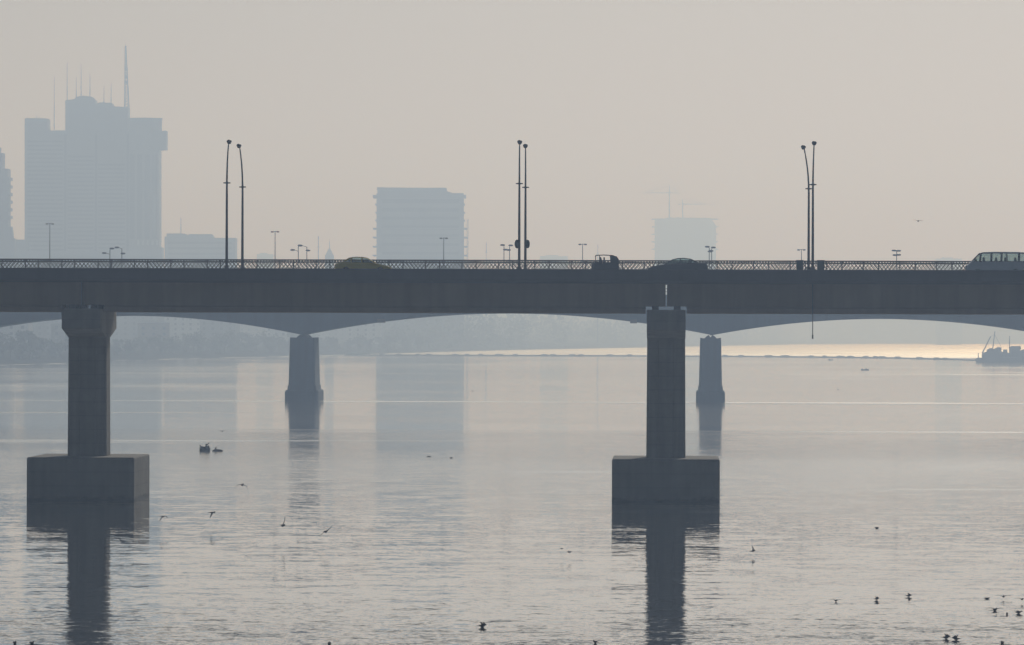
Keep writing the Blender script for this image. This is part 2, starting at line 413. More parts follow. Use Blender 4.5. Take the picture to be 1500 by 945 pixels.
# lattice railings at the far side of the deck
def railing(ly, x0, zb, h, label, pitch=0.30):
    r = thing('lattice_railing', label, 'railing', NB.o, NB.yaw, 'lattice railings along the bridge')
    L = 104.0; n_p = 35; x1 = x0 + L
    for z in (zb+h, zb+h-0.17, zb+0.12):
        MB().tube([(x0,ly,z),(x1,ly,z)], 0.032, 6).build('rail', M['rail'], r)
    m = MB(); z0, z1 = zb+0.12, zb+h-0.17; k = x0
    while k < x1-0.7:
        m.tube([(k,ly-.012,z0),(k+0.62,ly-.012,z1)], 0.021, 4); m.tube([(k+0.62,ly+.012,z0),(k,ly+.012,z1)], 0.021, 4)
        k += pitch
    k = x0
    while k < x1-0.2:
        m.tube([(k,ly,z1),(k+pitch/2,ly,zb+h)], 0.02, 4); m.tube([(k+pitch/2,ly,z1),(k,ly,zb+h)], 0.02, 4); k += pitch/2*1.5
    m.build('lattice', M['rail'], r)
    for i in range(n_p+1):
        x = x0 + i*L/n_p
        MB().box(x-.045, x+.045, ly-.05, ly+.05, zb, zb+h+0.03).build('post', M['rail'], r)
ZR = NB.z(381.2, 750, 14.7)
railing(14.70, -52.0, Z_ROAD+0.3, ZR-Z_ROAD-0.3, 'outer diamond lattice railing on the far edge of the road bridge')
railing(13.2, -50.8, Z_ROAD+.16, NB.z(382, 750, 13.2)-Z_ROAD-.16, 'inner diamond lattice railing between traffic and far footway of the road bridge', 0.322)

# bridge lamp posts
def lamp_post(px, ytop, ly, bend, label, sign=0, ycol=None):
    zt = NB.z(ytop, px, ly); x = NB.lx(px, ly, 390)
    zb = Z_ROAD + (0.16 if ly < 2 or ly > DEPTH-2 else 0.0)
    o = thing('street_lamp', label, 'street lamp', NB.o + NB.xd*x + NB.yd*ly + Vector((0,0,zb)), NB.yaw, 'tall lamp posts along the road bridge')
    H = zt - zb
    dy = 0.9 if ly < 7 else -0.9
    pts = [(0,0,0),(0,0,H*0.35),(0,0,H*0.62)]; rad = [0.115,0.10,0.085]
    for t in (0.2,0.4,0.6,0.8,0.92,1.0):
        pts.append((bend*t**2.2, dy*max(0,t-0.55)**1.6*2.2, H*(0.62+0.36*t))); rad.append(0.08-0.03*t)
    MB().tube(pts, rad, 10).build('pole', M['pole'], o, smooth=True)
    MB().box(-.16,.16,-.16,.16,0,0.5).build('base_box', M['pole'], o, bevel=.02)
    zc = (NB.z(ycol, px, ly) - zb) if ycol else H*0.66
    MB().tube([(0,0,zc-.06),(0,0,zc+.06)], 0.15).tube([(-.28,0,zc),(.28,0,zc)], 0.045).build('collar', M['pole'], o)
    e = Vector(pts[-1]); sg = 1 if dy > 0 else -1
    h = MB(); h.ell(e + Vector((bend*0.12, sg*0.3, 0.06)), (0.205, 0.46, 0.155), 14, 8, Matrix.Rotation(-0.35*bend, 3, 'Y'))
    hd = h.build('lamp_head', M['lamp_dark'], o, smooth=True)
    MB().ell(e + Vector((bend*0.12, sg*0.32, -0.04)), (0.16, 0.34, 0.13), 12, 6).build('lens', M['lamp_dark'], hd, smooth=True)
    if sign:
        zs = NB.z(357.5, px, ly) - zb
        MB().ell((sign*0.17, -0.05, zs), (0.20, 0.14, 0.36), 14, 10).build('round_sign', M['lamp_dark'], o, smooth=True)
lamp_post(332, 204, 1.1, 0.10, 'taller of the two grey lamp posts standing left of the yellow taxi', ycol=268)
lamp_post(355, 211, 13.9, -0.22, 'shorter lamp post leaning at the tip, left of the yellow taxi', ycol=274)
lamp_post(760.5, 204.5, 1.1, 0.0, 'taller lamp post with a round dark sign on its left, between taxi and rickshaw', sign=-1, ycol=269)
lamp_post(769.5, 211, 13.9, 0.0, 'shorter lamp post with a round dark sign on its right, between taxi and rickshaw', sign=1, ycol=274.5)
lamp_post(1190.5, 206, 1.1, 0.10, 'straight taller lamp post between the two green cabinets', ycol=270.5)
lamp_post(1184.5, 213, 13.9, -0.42, 'shorter lamp post with strongly hooked tip between the two green cabinets', ycol=276.5)

# green cabinets
def cabinet(px0, px1, ly, label):
    x0, x1 = NB.lx(px0, ly), NB.lx(px1, ly); zt = NB.z(381, px0, ly); w = (x1-x0)/2
    o = thing('utility_cabinet', label, 'cabinet', NB.o + NB.xd*(x0+w) + NB.yd*ly + Vector((0,0,Z_ROAD+0.16)), NB.yaw, 'green cabinets beside the lamp posts')
    h = zt - Z_ROAD - 0.16
    MB().box(-w+.03, w-.03, 0, .5, 0.08, h-.07).build('body', M['green'], o, bevel=.015)
    MB().box(-w, w, -.03, .53, h-.068, h).build('lid', M['green'], o, bevel=.015)
    MB().box(-w, w, -.02, .52, 0, .078).build('plinth', M['concrete'], o)
    d = MB().box(-w+.07, w-.07, -.02, -.002, .15, h-.16).build('door', M['green'], o)
    MB().box(w-.16, w-.13, -.045, -.022, h*.45, h*.6).build('handle', M['steel'], d)
cabinet(1166, 1177, 0.7, 'dark green cabinet standing on the outer side of the hooked lamp post')
cabinet(1196.5, 1208, 0.7, 'dark green cabinet between the straight lamp post and the minibus')

# ---------------------------------------------------------------- vehicles
def wheel(root, x, y, r, w=0.2):
    s = 1 if y > 0 else -1
    t = MB(); prof = [(r*0.62,-w/2),(r*0.95,-w/2),(r,-w/4),(r,w/4),(r*0.95,w/2),(r*0.62,w/2)]
    n_ = 20; rings = [[(x+p*math.cos(2*math.pi*k/n_), y+q, r+p*math.sin(2*math.pi*k/n_)) for p, q in prof] for k in range(n_)]
    m = len(prof); vs = [p for ring in rings for p in ring]
    t.add(vs, [(k*m+i, k*m+(i+1)%m, ((k+1)%n_)*m+(i+1)%m, ((k+1)%n_)*m+i) for k in range(n_) for i in range(m)])
    wo = t.build('wheel', M['tyre'], root, smooth=True)
    MB().tube([(x,y-w*0.4,r),(x,y+w*0.4,r)], r*0.63, 16).build('rim', M['rim'], wo)
def body_loft(prof_fn, hw, ys=(-1,-0.97,-0.88,0.88,0.97,1)):
    m = MB(); m.loft([[(x, hw*t, z) for x, z in prof_fn(abs(t))] for t in ys]); return m
def side_panels(mb, poly, y, th=0.02):
    mb.prism_y(poly, y-th/2, y+th/2)
def sedan(name, label, cat, px0, px1, ly, face, paint, lower, roof, bpillars, cabin_w=0.62, hw=0.86, roofbar=False):
    """lower: belt-line profile (u 0..1 front to rear, z); roof: (u,z) line from windscreen base to rear-glass base"""
    xa, xb = NB.lx(px0, ly), NB.lx(px1, ly); L = xb - xa; cx = (xa+xb)/2
    o = thing(name, label, cat, NB.o + NB.xd*cx + NB.yd*ly + Vector((0,0,Z_ROAD)), NB.yaw + (0 if face < 0 else math.pi))
    X = lambda u: (u-0.5)*L
    def prof(t):
        k = {True: 0.0}.get(t < 0.9, (t-0.88)/0.12)
        top = [(X(u) + (0.05*k if u < 0.05 else -0.05*k if u > 0.95 else 0), z - 0.05*k) for u, z in lower]
        bot = [(X(0.985),0.30),(X(0.94),0.2),(X(0.06),0.2),(X(0.012),0.32)]
        return top + bot
    body_loft(prof, hw).build('body', paint, o, smooth=False)
    ci = hw - 0.06; ct = cabin_w
    # roof skin between its two bends
    def yat(z): 
        z0 = roof[0][1]; z1 = max(z for _, z in roof); return ci + (ct-ci)*(z-z0)/(z1-z0)
    top = [p for p in roof[1:-1]]
    m = MB(); m.loft([[(X(u), s*yat(z), z) for s in (-1,-0.5,0.5,1)] + [(X(u), s*yat(z), z-0.05) for s in (1,0.5,-0.5,-1)] for u, z in top])
    m.build('roof', paint, o)
    for s in (-1, 1):
        for (a, b) in ((roof[0], roof[1]), (roof[-2], roof[-1])):
            MB().tube([(X(a[0]), s*yat(a[1]), a[1]-.03), (X(b[0]), s*yat(b[1]), b[1]-.03)], 0.04, 6).build('pillar', paint, o)
        for u in bpillars:
            zt = max(z for q, z in roof); ztop = None
            for (a, za), (b, zb_) in zip(roof, roof[1:]):
                if a <= u <= b: ztop = za + (zb_-za)*(u-a)/(b-a)
            MB().tube([(X(u), s*ci, roof[0][1]-.05), (X(u), s*yat(ztop-.03), ztop-.03)], 0.045, 6).build('pillar', paint, o)
    # glass: side panes, windscreen, rear screen
    for s in (-1, 1):
        pts = [(X(u), s*(yat(z)-0.015), z-0.02) for u, z in roof]; base = [(X(roof[-1][0]), s*(ci-.015), roof[-1][1]-.06), (X(roof[0][0]), s*(ci-.015), roof[0][1]-.06)]
        q = pts + base; n_ = len(q); g = MB(); g.add(q + [(x, y-s*0.006, z) for x, y, z in q], [tuple(range(n_)), tuple(range(2*n_-1, n_-1, -1))] + [(i, n_+i, n_+(i+1)%n_, (i+1)%n_) for i in range(n_)])
        g.build('window', M['glass'], o)
    for nm, a, b in (('windscreen', roof[0], roof[1]), ('rear_window', roof[-1], roof[-2])):
        g = MB(); q = [(X(a[0]), -yat(a[1])+.05, a[1]-.03), (X(a[0]), yat(a[1])-.05, a[1]-.03), (X(b[0]), yat(b[1])-.05, b[1]-.03), (X(b[0]), -yat(b[1])+.05, b[1]-.03)]
        g.add(q + [(x, y, z-0.008) for x, y, z in q], [(0,1,2,3),(7,6,5,4),(0,4,5,1),(1,5,6,2),(2,6,7,3),(3,7,4,0)]); g.build(nm, M['glass'], o)
    # seats show through the glass
    for u in (bpillars[0]-0.02, bpillars[0]+0.17):
        for s in (-0.38, 0.38):
            MB().box(X(u)-.07, X(u)+.07, s-.24, s+.24, 0.5, roof[0][1]+0.10).box(X(u)-.05, X(u)+.05, s-.12, s+.12, roof[0][1]+0.10, roof[0][1]+0.27).build('seat', M['canvas'], o, bevel=.03)
    for x in (X(0.19), X(0.80)):
        for s in (-1, 1): wheel(o, x, s*(hw-0.09), 0.31)
    for s in (-1, 1):
        MB().box(X(0.005)-.02, X(0.03), s*0.6-.18, s*0.6+.18, 0.58, 0.68).build('headlight', M['headlight'], o, bevel=.02)
        MB().box(X(0.97), X(0.995)+.02, s*0.62-.16, s*0.62+.16, 0.66, 0.82).build('tail_light', M['tail'], o, bevel=.02)
        MB().box(X(0.31)-.08, X(0.31)+.06, s*(hw+.09)-.08, s*(hw+.09)+.08, 0.92, 1.05).build('wing_mirror', paint, o, bevel=.03)
    return o
sedan('taxi', 'yellow taxi sedan driving on the road bridge towards the lamp posts', 'taxi', 491, 573, 4.2, 1, M['yellow'],
      [(0.0,0.5),(0.01,0.60),(0.05,0.70),(0.14,0.80),(0.24,0.88),(0.30,0.94),(0.5,0.97),(0.72,0.98),(0.80,1.02),(0.92,0.98),(0.985,0.86),(1.0,0.55)],
      [(0.27,0.93),(0.43,1.35),(0.52,1.41),(0.63,1.42),(0.74,1.36),(0.87,1.0)], (0.52, 0.71))
sedan('dark_saloon_car', 'dark saloon car on the bridge above the tall plain pier', 'car', 948.5, 1037, 11.8, -1, M['navy'],
      [(0.0,0.48),(0.012,0.66),(0.06,0.76),(0.16,0.86),(0.30,0.98),(0.5,1.02),(0.75,1.03),(0.88,1.07),(0.975,1.05),(0.992,0.9),(1.0,0.5)],
      [(0.27,0.96),(0.42,1.38),(0.5,1.47),(0.6,1.49),(0.71,1.42),(0.87,1.05)], (0.545, 0.70), hw=0.9)

def minibus():
    ly = 11.8; xa = NB.lx(1414.5, ly); L = 5.0
    o = thing('minibus', 'pale minibus with a row of side windows at the end of the bridge view', 'minibus', NB.o + NB.xd*(xa+L/2) + NB.yd*ly + Vector((0,0,Z_ROAD)), NB.yaw)
    x0 = -L/2; hw = 0.9
    belt = 1.24; top = 2.02
    def prof(t):
        k = 0.0 if t < 0.9 else (t-0.88)/0.12
        return [(x0+0.02+.04*k,0.45),(x0+.04*k,0.75),(x0+0.16,1.0-.03*k),(x0+0.42,belt-.02*k),(L/2-.06*k,belt),(L/2-.05*k,0.4),(L/2-.1,0.25),(x0+.2,0.25)]
    body_loft(prof, hw).build('body', M['van'], o)
    def yat(z): return hw-0.04 - 0.14*(z-belt)/(top-belt)
    line = [(x0+1.12,1.92),(x0+1.35,2.0),(x0+2.4,top+.015),(x0+4.2,top),(L/2-.12,1.97)]
    MB().loft([[(x, s*yat(z), z) for s in (-1,-.6,.6,1)] + [(x, s*yat(z-.1), z-.13) for s in (1,.6,-.6,-1)] for x, z in line]).build('roof', M['van'], o)
    ps = [(x0+0.44,x0+1.14,.035),(x0+1.15,x0+1.22,.05),(x0+2.06,x0+2.08,.055),(x0+2.88,x0+2.90,.05),(x0+3.35,x0+3.28,.035),(x0+4.3,x0+4.3,.055),(L/2-.06,L/2-.16,.07)]
    for s in (-1, 1):
        for a, b, r in ps: MB().tube([(a, s*(hw-.05), belt-.03), (b, s*yat(1.93), 1.93)], r, 6).build('pillar', M['canvas'], o)
    for s in (-1, 1):
        for (a, a2, _), (b, b2, _) in zip(ps, ps[1:]):
            q = [(a, s*(hw-.06), belt-.02), (b, s*(hw-.06), belt-.02), (b2, s*(yat(1.9)-.012), 1.9), (a2, s*(yat(1.9)-.012), 1.9)]
            MB().add(q + [(x, y-s*.006, z) for x, y, z in q], [(0,1,2,3),(7,6,5,4),(0,4,5,1),(1,5,6,2),(2,6,7,3),(3,7,4,0)]).build('window', M['glass'], o)
    q = [(x0+.43,-hw+.08,belt-.01),(x0+.43,hw-.08,belt-.01),(x0+1.13,.74,1.9),(x0+1.13,-.74,1.9)]
    MB().add(q + [(x+.01, y, z-.008) for x, y, z in q], [(0,1,2,3),(7,6,5,4),(0,4,5,1),(1,5,6,2),(2,6,7,3),(3,7,4,0)]).build('windscreen', M['glass'], o)
    for x in (x0+1.45, x0+2.45, x0+3.2, x0+4.0):
        for s in (-.42, .42): MB().box(x-.08, x+.08, s-.3, s+.3, .5, 1.42).box(x-.06, x+.06, s-.13, s+.13, 1.42, 1.58).build('seat', M['canvas'], o, bevel=.03)
    # a driver-side passenger shape fills the first window
    for x in (x0+.95, L/2-1.0):
        for s in (-1, 1): wheel(o, x, s*(hw-.1), .33)
    for s in (-1, 1):
        MB().box(x0-.02, x0+.1, s*.6-.16, s*.6+.16, .74, .92).build('headlight', M['headlight'], o, bevel=.03)
        MB().box(x0+.72, x0+.84, s*(hw+.1)-.08, s*(hw+.1)+.08, 1.22, 1.45).build('wing_mirror', M['canvas'], o, bevel=.03)
    return o
minibus()

def rickshaw():
    ly = 11.8; xa, xb = NB.lx(866, ly), NB.lx(906.5, ly); L = xb-xa
    o = thing('auto_rickshaw', 'dark three-wheeled auto rickshaw with canopy ahead of the dark saloon car', 'rickshaw', NB.o + NB.xd*(xa+L/2) + NB.yd*ly + Vector((0,0,Z_ROAD)), NB.yaw)
    x0 = -L/2; hw = .62
    # body tub: nose to rear
    def prof(t):
        k = 0 if t < .8 else (t-.8)/.2
        return [(x0+.06+.25*k,.35),(x0+.02+.3*k,.7),(x0+.08+.25*k,1.0-.05*k),(x0+.34+.05*k,1.08),(x0+.62,1.02),(x0+.80,.98),(x0+1.0,1.0),(x0+1.25,1.05),(x0+1.62,1.08),(L/2-.04*k,1.06),(L/2,.55),(L/2-.12,.3),(x0+.3,.25)]
    body_loft(prof, hw, (-1,-.9,-.5,.5,.9,1)).build('body', M['canvas'], o)
    line = [(x0+.30,1.6),(x0+.36,1.70),(x0+1.0,1.735),(x0+1.7,1.70),(L/2-.16,1.58),(L/2-.02,1.36),(L/2,1.0)]
    MB().loft([[(x, s*hw*.96, z) for s in (-1,-.6,.6,1)] + [(x-.02, s*hw*.94, z-.06) for s in (1,.6,-.6,-1)] for x, z in line]).build('canopy', M['canvas'], o)
    rear = [(x0+1.55,1.05),(L/2-.01,1.0),(L/2-.03,1.36),(L/2-.17,1.57),(x0+1.7,1.69),(x0+1.50,1.7)]
    mid = [(x0+.98,1.02),(x0+1.30,1.04),(x0+1.26,1.7),(x0+.98,1.7)]
    for s in (-1, 1):
        MB().prism_y(rear, s*hw*.94-.01, s*hw*.94+.01).build('side_curtain', M['canvas'], o)
        MB().tube([(x0+.34,s*hw*.9,1.04),(x0+.36,s*hw*.9,1.68)], .03, 6).build('pillar', M['canvas'], o)
        MB().tube([(x0+.68,s*hw*.92,1.0),(x0+.66,s*hw*.92,1.7)], .03, 6).build('pillar', M['canvas'], o)
    MB().prism_x([(-hw*.85,1.06),(hw*.85,1.06),(hw*.85,1.64),(-hw*.85,1.64)], x0+.335, x0+.343).build('windscreen', M['glass'], o)
    MB().box(x0+.98, x0+1.1, -.5, .5, .6, 1.52).build('seat', M['canvas'], o, bevel=.04)
    MB().box(L/2-.35, L/2-.22, -.5, .5, .6, 1.3).build('seat', M['canvas'], o, bevel=.04)
    wheel(o, x0+.28, 0, .24, .12)
    for s in (-1, 1): wheel(o, L/2-.42, s*(hw-.12), .24, .14)
    MB().ell((x0+.03, 0, .88), (.06,.1,.1)).build('headlight', M['headlight'], o, smooth=True)
    rot = o.rotation_euler
    # driver
    px_ = x0+.80
    d = tag(person_mesh([((px_,0,.92),.17),((px_-.03,0,1.15),.19),((px_-.04,0,1.36),.15),((px_-.06,0,1.44),.07),((px_-.08,0,1.56),.105)],
        [[((px_-.03,-.2,1.33),.07),((px_-.16,-.26,1.12),.05),((px_-.38,-.2,1.1),.04)], [((px_-.03,.2,1.33),.07),((px_-.16,.26,1.12),.05),((px_-.38,.2,1.1),.04)],
         [((px_,-.1,.9),.1),((px_-.35,-.13,.88),.08),((px_-.42,-.13,.5),.055)], [((px_,.1,.9),.1),((px_-.35,.13,.88),.08),((px_-.42,.13,.5),.055)]]),
        'seated driver in dark clothes at the handlebar of the auto rickshaw', 'person')
    d.location = o.location; d.rotation_euler = o.rotation_euler
def person_mesh(spine, limbs, m=None):
    """one continuous skinned body: spine chain plus limbs rooted on spine vertices"""
    me = bpy.data.meshes.new('person'); vs = []; es = []; rs = []
    for i, (p, r) in enumerate(spine):
        vs.append(p); rs.append(r)
        if i: es.append((i-1, i))
    for k, lb in enumerate(limbs):
        root = len(spine)-3 if k < 2 else 0
        prev = root
        for p, r in lb:
            vs.append(p); rs.append(r); es.append((prev, len(vs)-1)); prev = len(vs)-1
    me.from_pydata(vs, es, []); o = bpy.data.objects.new('person', me); C.objects.link(o)
    sk = o.modifiers.new('skin', 'SKIN')
    for v, r in zip(me.skin_vertices[0].data, rs): v.radius = (r, r)
    me.skin_vertices[0].data[0].use_root = True
    ss = o.modifiers.new('sub', 'SUBSURF'); ss.levels = 1; ss.render_levels = 1
    me.materials.append(m or M['cloth'])
    return o
rickshaw()

# ---------------------------------------------------------------- older haunched bridge behind
FB = Frame(0, 1240, -0.026)
old = thing('haunched_bridge', 'older haunched concrete bridge with arched soffits standing behind the road bridge', 'bridge', FB.o, FB.yaw)
FD = 18.0
span_px = [(-590,-72,464,490),(-72,442,462.5,490.5),(442,1041,459,490.5),(1041,1543,467,491.5),(1543,2060,474,495)]
def deck_top(px): return 430.5 + ((px-741)/560)**2*3.2 + (px-741)*0.0027
for a, b, yc, yh in span_px:
    prof = []; N_ = 36; g = 0.03
    for i in range(N_+1):
        t = -1 + 2*i/N_; px = (a+b)/2 + t*((b-a)/2-g)
        ye = yh + (px-750)*0.0
        y = yc + (ye-yc)*abs(t)**1.95
        q = FB.loc(px, y, 0); prof.append((q.x, q.z))
    tops = []
    for i in range(13):
        px = b - 0.03 - (b-a-.06)*i/12
        q = FB.loc(px, deck_top(px), 0); tops.append((q.x, q.z))
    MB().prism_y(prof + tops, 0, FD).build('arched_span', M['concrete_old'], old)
rp = []
for i in range(60):
    px = -560 + i*44; q = FB.loc(px, deck_top(px)-1, 0); rp.append((q.x, q.z))
for ly in (0.3, FD-0.3):
    m = MB(); m.tube([(x, ly, z+1.1) for x, z in rp], .05, 5); m.tube([(x, ly, z+.55) for x, z in rp], .04, 5)
    x = rp[0][0]
    for (xa, za), (xb, zb) in zip(rp, rp[1:]):
        for k in (0, .5): m.tube([(xa+(xb-xa)*k, ly, za+(zb-za)*k-.2), (xa+(xb-xa)*k, ly, za+(zb-za)*k+1.12)], .06, 5)
    m.build('railing', M['rail'], old)
def old_pier(px, yw, ytop, k=1.0):
    c = FB.lx(px, 0, 540); root = bpy.data.objects.new('pier', None); C.objects.link(root); root.parent = old; root.location = (c, 0, 0)
    s = 1240/F
    zt = FB.z(ytop, px); z_sh = FB.z(ytop+6.5, px); z_pl = FB.z(yw-17, px); z_st = FB.z(yw-24, px)
    def shape(w, d, z, r=0.35):
        h = k*w*s/2; yc = FD/2; e = d/2
        return [(-h+r,yc-e,z),(h-r,yc-e,z),(h,yc-e+r,z),(h,yc+e-r,z),(h-r,yc+e,z),(-h+r,yc+e,z),(-h,yc+e-r,z),(-h,yc-e+r,z)]
    MB().loft([shape(33.5,FD-.5,z_st-.1), shape(30.5,FD-1,z_sh)]).build('shaft', M['concrete_old'], root)
    MB().loft([shape(36,FD+.2,z_pl-.1), shape(35.5,FD+.1,z_st)]).build('upper_plinth', M['concrete_old'], root)
    MB().loft([shape(42,FD+1.5,-1), shape(42,FD+1.5,z_pl-.35), shape(40,FD+1.2,z_pl)]).build('plinth', M['concrete_old'], root)
    h = k*30*s/2; n1 = 5.5*s
    hp = [(-h,z_sh-.05),(-h,z_sh+.45),(-h+.5,z_sh+.35),(-n1*1.6,zt-.55),(-n1,zt-.1),(-n1*.5,zt+.12),(0,zt-.42),(n1*.5,zt+.12),(n1,zt-.1),(n1*1.6,zt-.55),(h-.5,z_sh+.35),(h,z_sh+.45),(h,z_sh-.05)]
    MB().prism_y(hp, .6, FD-.6).build('hinge_saddle', M['concrete_old'], root)
for px, yw in ((-72,587.5),(442,588.5),(1041,590),(1543,591.5)): old_pier(px, yw, 491.5 + (px-750)*0.001, 1.17 if px < 500 else 1.0)
# under-deck brackets
for px, y, w in ((558.5, 471.5, 12), (928, 472.5, 10)):
    q0, q1 = FB.loc(px-w/2, y-1.5, 0), FB.loc(px+w/2, y+1.2, 0)
    MB().box(q0.x, q1.x, -.3, 1.0, q1.z, q0.z+.4).build('inspection_bracket', M['steel'], old)

def old_lamp(px, ytop, ly, arms, label):
    q = FB.loc(px, ytop, ly); zb = FB.z(deck_top(px)-1, px, 0); x = q.x; H = q.z - zb
    o = thing('street_lamp', label, 'street lamp', FB.o + FB.xd*x + FB.yd*ly + Vector((0,0,zb)), FB.yaw, 'lamp posts on the older bridge')
    MB().tube([(0,0,-.1),(0,0,H)], [.12,.08], 6).build('pole', M['pole'], o)
    for dx, dz in arms:
        a = MB().tube([(0,0,H-dz),(dx*.6,0,H-dz+.22),(dx,0,H-dz+.28)], .06, 5).build('arm', M['pole'], o)
        MB().ell((dx*1.12,0,H-dz+.26), (.5,.28,.2), 10, 6).build('lamp_head', M['lamp_dark'], a, smooth=True)
old_lamp(161, 366, .8, [(-1.0,.9),(.35,0)], 'first two-armed lamp post of the old bridge pair in front of the tall tower')
old_lamp(178.5, 364.5, FD-.8, [(-.9,0),(.2,1.2)], 'second lamp post of the old bridge pair in front of the tall tower')
old_lamp(437, 361.5, .8, [(-1.0,.9),(.3,0)], 'near lamp post of the old bridge pair beside the yellow taxi')
old_lamp(449.5, 361.5, FD-.8, [(-1.2,.05),(.2,1.0)], 'far lamp post of the old bridge pair beside the yellow taxi')
old_lamp(738.3, 361, .8, [(-.25,0),(.25,.9)], 'lamp post of the old bridge just clear of the tall pair with round signs')
old_lamp(746.5, 361.5, FD-.8, [(.2,0),(-.2,.9)], 'lamp post of the old bridge nearly touching the tall pair with round signs')
old_lamp(1039, 363.5, .8, [(-.35,0),(.3,.8)], 'old bridge lamp post right behind the tail of the dark saloon')
old_lamp(1042.5, 364.5, FD-.8, [(.3,0),(-.3,.8)], 'old bridge lamp post second behind the tail of the dark saloon')
old_lamp(1313.5, 369, .8, [(-.45,0),(.35,.05),(-.3,.9),(.35,.85)], 'four-headed old bridge lamp post standing alone ahead of the minibus')

def t_lamp(px, ytop, ly, m, label):
    q = FB.loc(px, ytop, ly); zb = FB.z(deck_top(px)-1, px, 0); H = q.z - zb
    o = thing('tall_street_lamp', label, 'street lamp', FB.o + FB.xd*q.x + FB.yd*ly + Vector((0,0,zb)), FB.yaw, 'T-shaped lamps behind the railing')
    MB().tube([(0,0,-.1),(0,0,H)], [.13,.07], 6).build('pole', M['pole'], o)
    MB().tube([(-.75,0,H-.02),(0,0,H+.05),(.75,0,H-.02)], .055, 5).build('crossarm', M['pole'], o)
    for s in (-1, 1): MB().ell((s*.55,0,H-.02), (.32,.2,.17), 10, 6).build('lamp_head', m, o, smooth=True)
t_lamp(73, 328, 12, M['lamp_pale'], 'T-shaped lamp with pale heads seen against the tall tower')
t_lamp(403, 339.5, 12, M['lamp_red'], 'T-shaped lamp with reddish heads beside the low flat building')
t_lamp(650, 349, 12, M['pole'], 'grey T-shaped lamp seen against the broad unfinished block')
t_lamp(853.5, 358, 12, M['pole'], 'grey T-shaped lamp standing just ahead of the auto rickshaw')
t_lamp(1174, 366, 12, M['lamp_pale'], 'low pale T-shaped lamp above the green cabinets')

# ---------------------------------------------------------------- far city
def part_prism(name, poly, Y, depth, m, root):
    """poly of photo outline points at distance Y -> solid block of its real size, `depth` metres deep"""
    pr = []
    for x, y in poly:
        q = P(x, y, Y); pr.append((q.x - root.location.x, q.z - root.location.z))
    return MB().prism_y(pr, Y - root.location.y, Y + depth - root.location.y).build(name, m, root)
def bands(root, px0, px1, y0, y1, step, Y, m=None, name='window_band', proud=0.15, frac=0.45):
    y = y0
    while y < y1:
        a, b = P(px0, y, Y), P(px1, y+step*frac, Y)
        MB().box(a.x-root.location.x, b.x-root.location.x, Y-proud-root.location.y, Y+.3-root.location.y, b.z-root.location.z, a.z-root.location.z).build(name, m or M['band'], root)
        y += step
def mast(root, px, y0, y1, Y, r=0.25, name='antenna', r2=None):
    a, b = P(px, y0, Y), P(px, y1, Y); l = root.location
    MB().tube([(a.x-l.x, Y+6-l.y, a.z-l.z), (b.x-l.x, Y+6-l.y, b.z-l.z)], [r, r2 or r*.5], 5).build(name, M['steel'], root)
GZ = 4.0
def block_root(name, label, cat, px, Y, group=None):
    q = P(px, 480, Y); return thing(name, label, cat, (q.x, Y, GZ), 0, group)
Yt = 5000
tw = block_root('hotel_tower', 'huge stepped concrete tower with a lattice mast and antennas on its roof', 'tower', 135, Yt)
part_prism('main_block', [(36,520),(36,191),(95,191),(187,191),(232.5,191),(232.5,520)], Yt, 40, M['building'], tw)
part_prism('left_wing_top', [(36,191.2),(36,174),(38,173),(69.5,173.5),(70,191.2)], Yt+.5, 30, M['building'], tw)
part_prism('penthouse', [(95.5,191.3),(95.5,147),(109,145),(111,142),(120,140),(134,141.5),(139,146),(140,153),(145,150),(163,150.5),(165,155.5),(187,157),(187.5,191.3)], Yt+4, 30, M['building'], tw)
# drum with the projecting gallery on the right shoulder
q = P(212, 182, Yt); rr = 24/F*Yt*1.02
dm = MB(); l = tw.location
for yA, yB, k in ((172.5,174.5,1.03),(174.5,219,0.99)):
    a, b = P(212,yA,Yt).z-l.z, P(212,yB,Yt).z-l.z
    dm.tube([(q.x-l.x, rr-2, b),(q.x-l.x, rr-2, a)], rr*k, 28)
dm.build('roof_drum', M['building'], tw)
part_prism('projecting_gallery', [(226,220),(226,191.5),(244,191.5),(244,219.5)], Yt-3, 18, M['building'], tw)
part_prism('podium', [(0,520),(0,378),(20,378),(20,351),(38,351),(38,368),(228,368),(228,362),(237,362),(237,520)], Yt-30, 30, M['building'], tw)
bands(tw, 40, 92, 206, 372, 6.1, Yt)
bands(tw, 99, 137, 228, 372, 6.1, Yt)
bands(tw, 144, 183, 240, 372, 6.1, Yt)
for px_ in (95.5, 140.5, 187):
    bands(tw, px_-1.5, px_+1.5, 196, 372, 300, Yt, frac=0.58, name='stair_recess')
for x0 in (190, 201, 212, 223):
    bands(tw, x0, x0+7, 226, 350, 200, Yt, frac=0.62)
for k in range(5):
    a, b = P(201+k*7, 352, Yt), P(204+k*7, 359, Yt)
    MB().box(a.x-l.x, b.x-l.x, -.4, .1, b.z-l.z, a.z-l.z).build('window', M['pale_wall'], tw)
for px, y0, y1 in ((78.5,190,112),(97.5,147,90),(118,142,93),(110.8,145,112),(131,142,107),(151.5,151,125),(162,151,120)): mast(tw, px, y0, y1, Yt, .42)
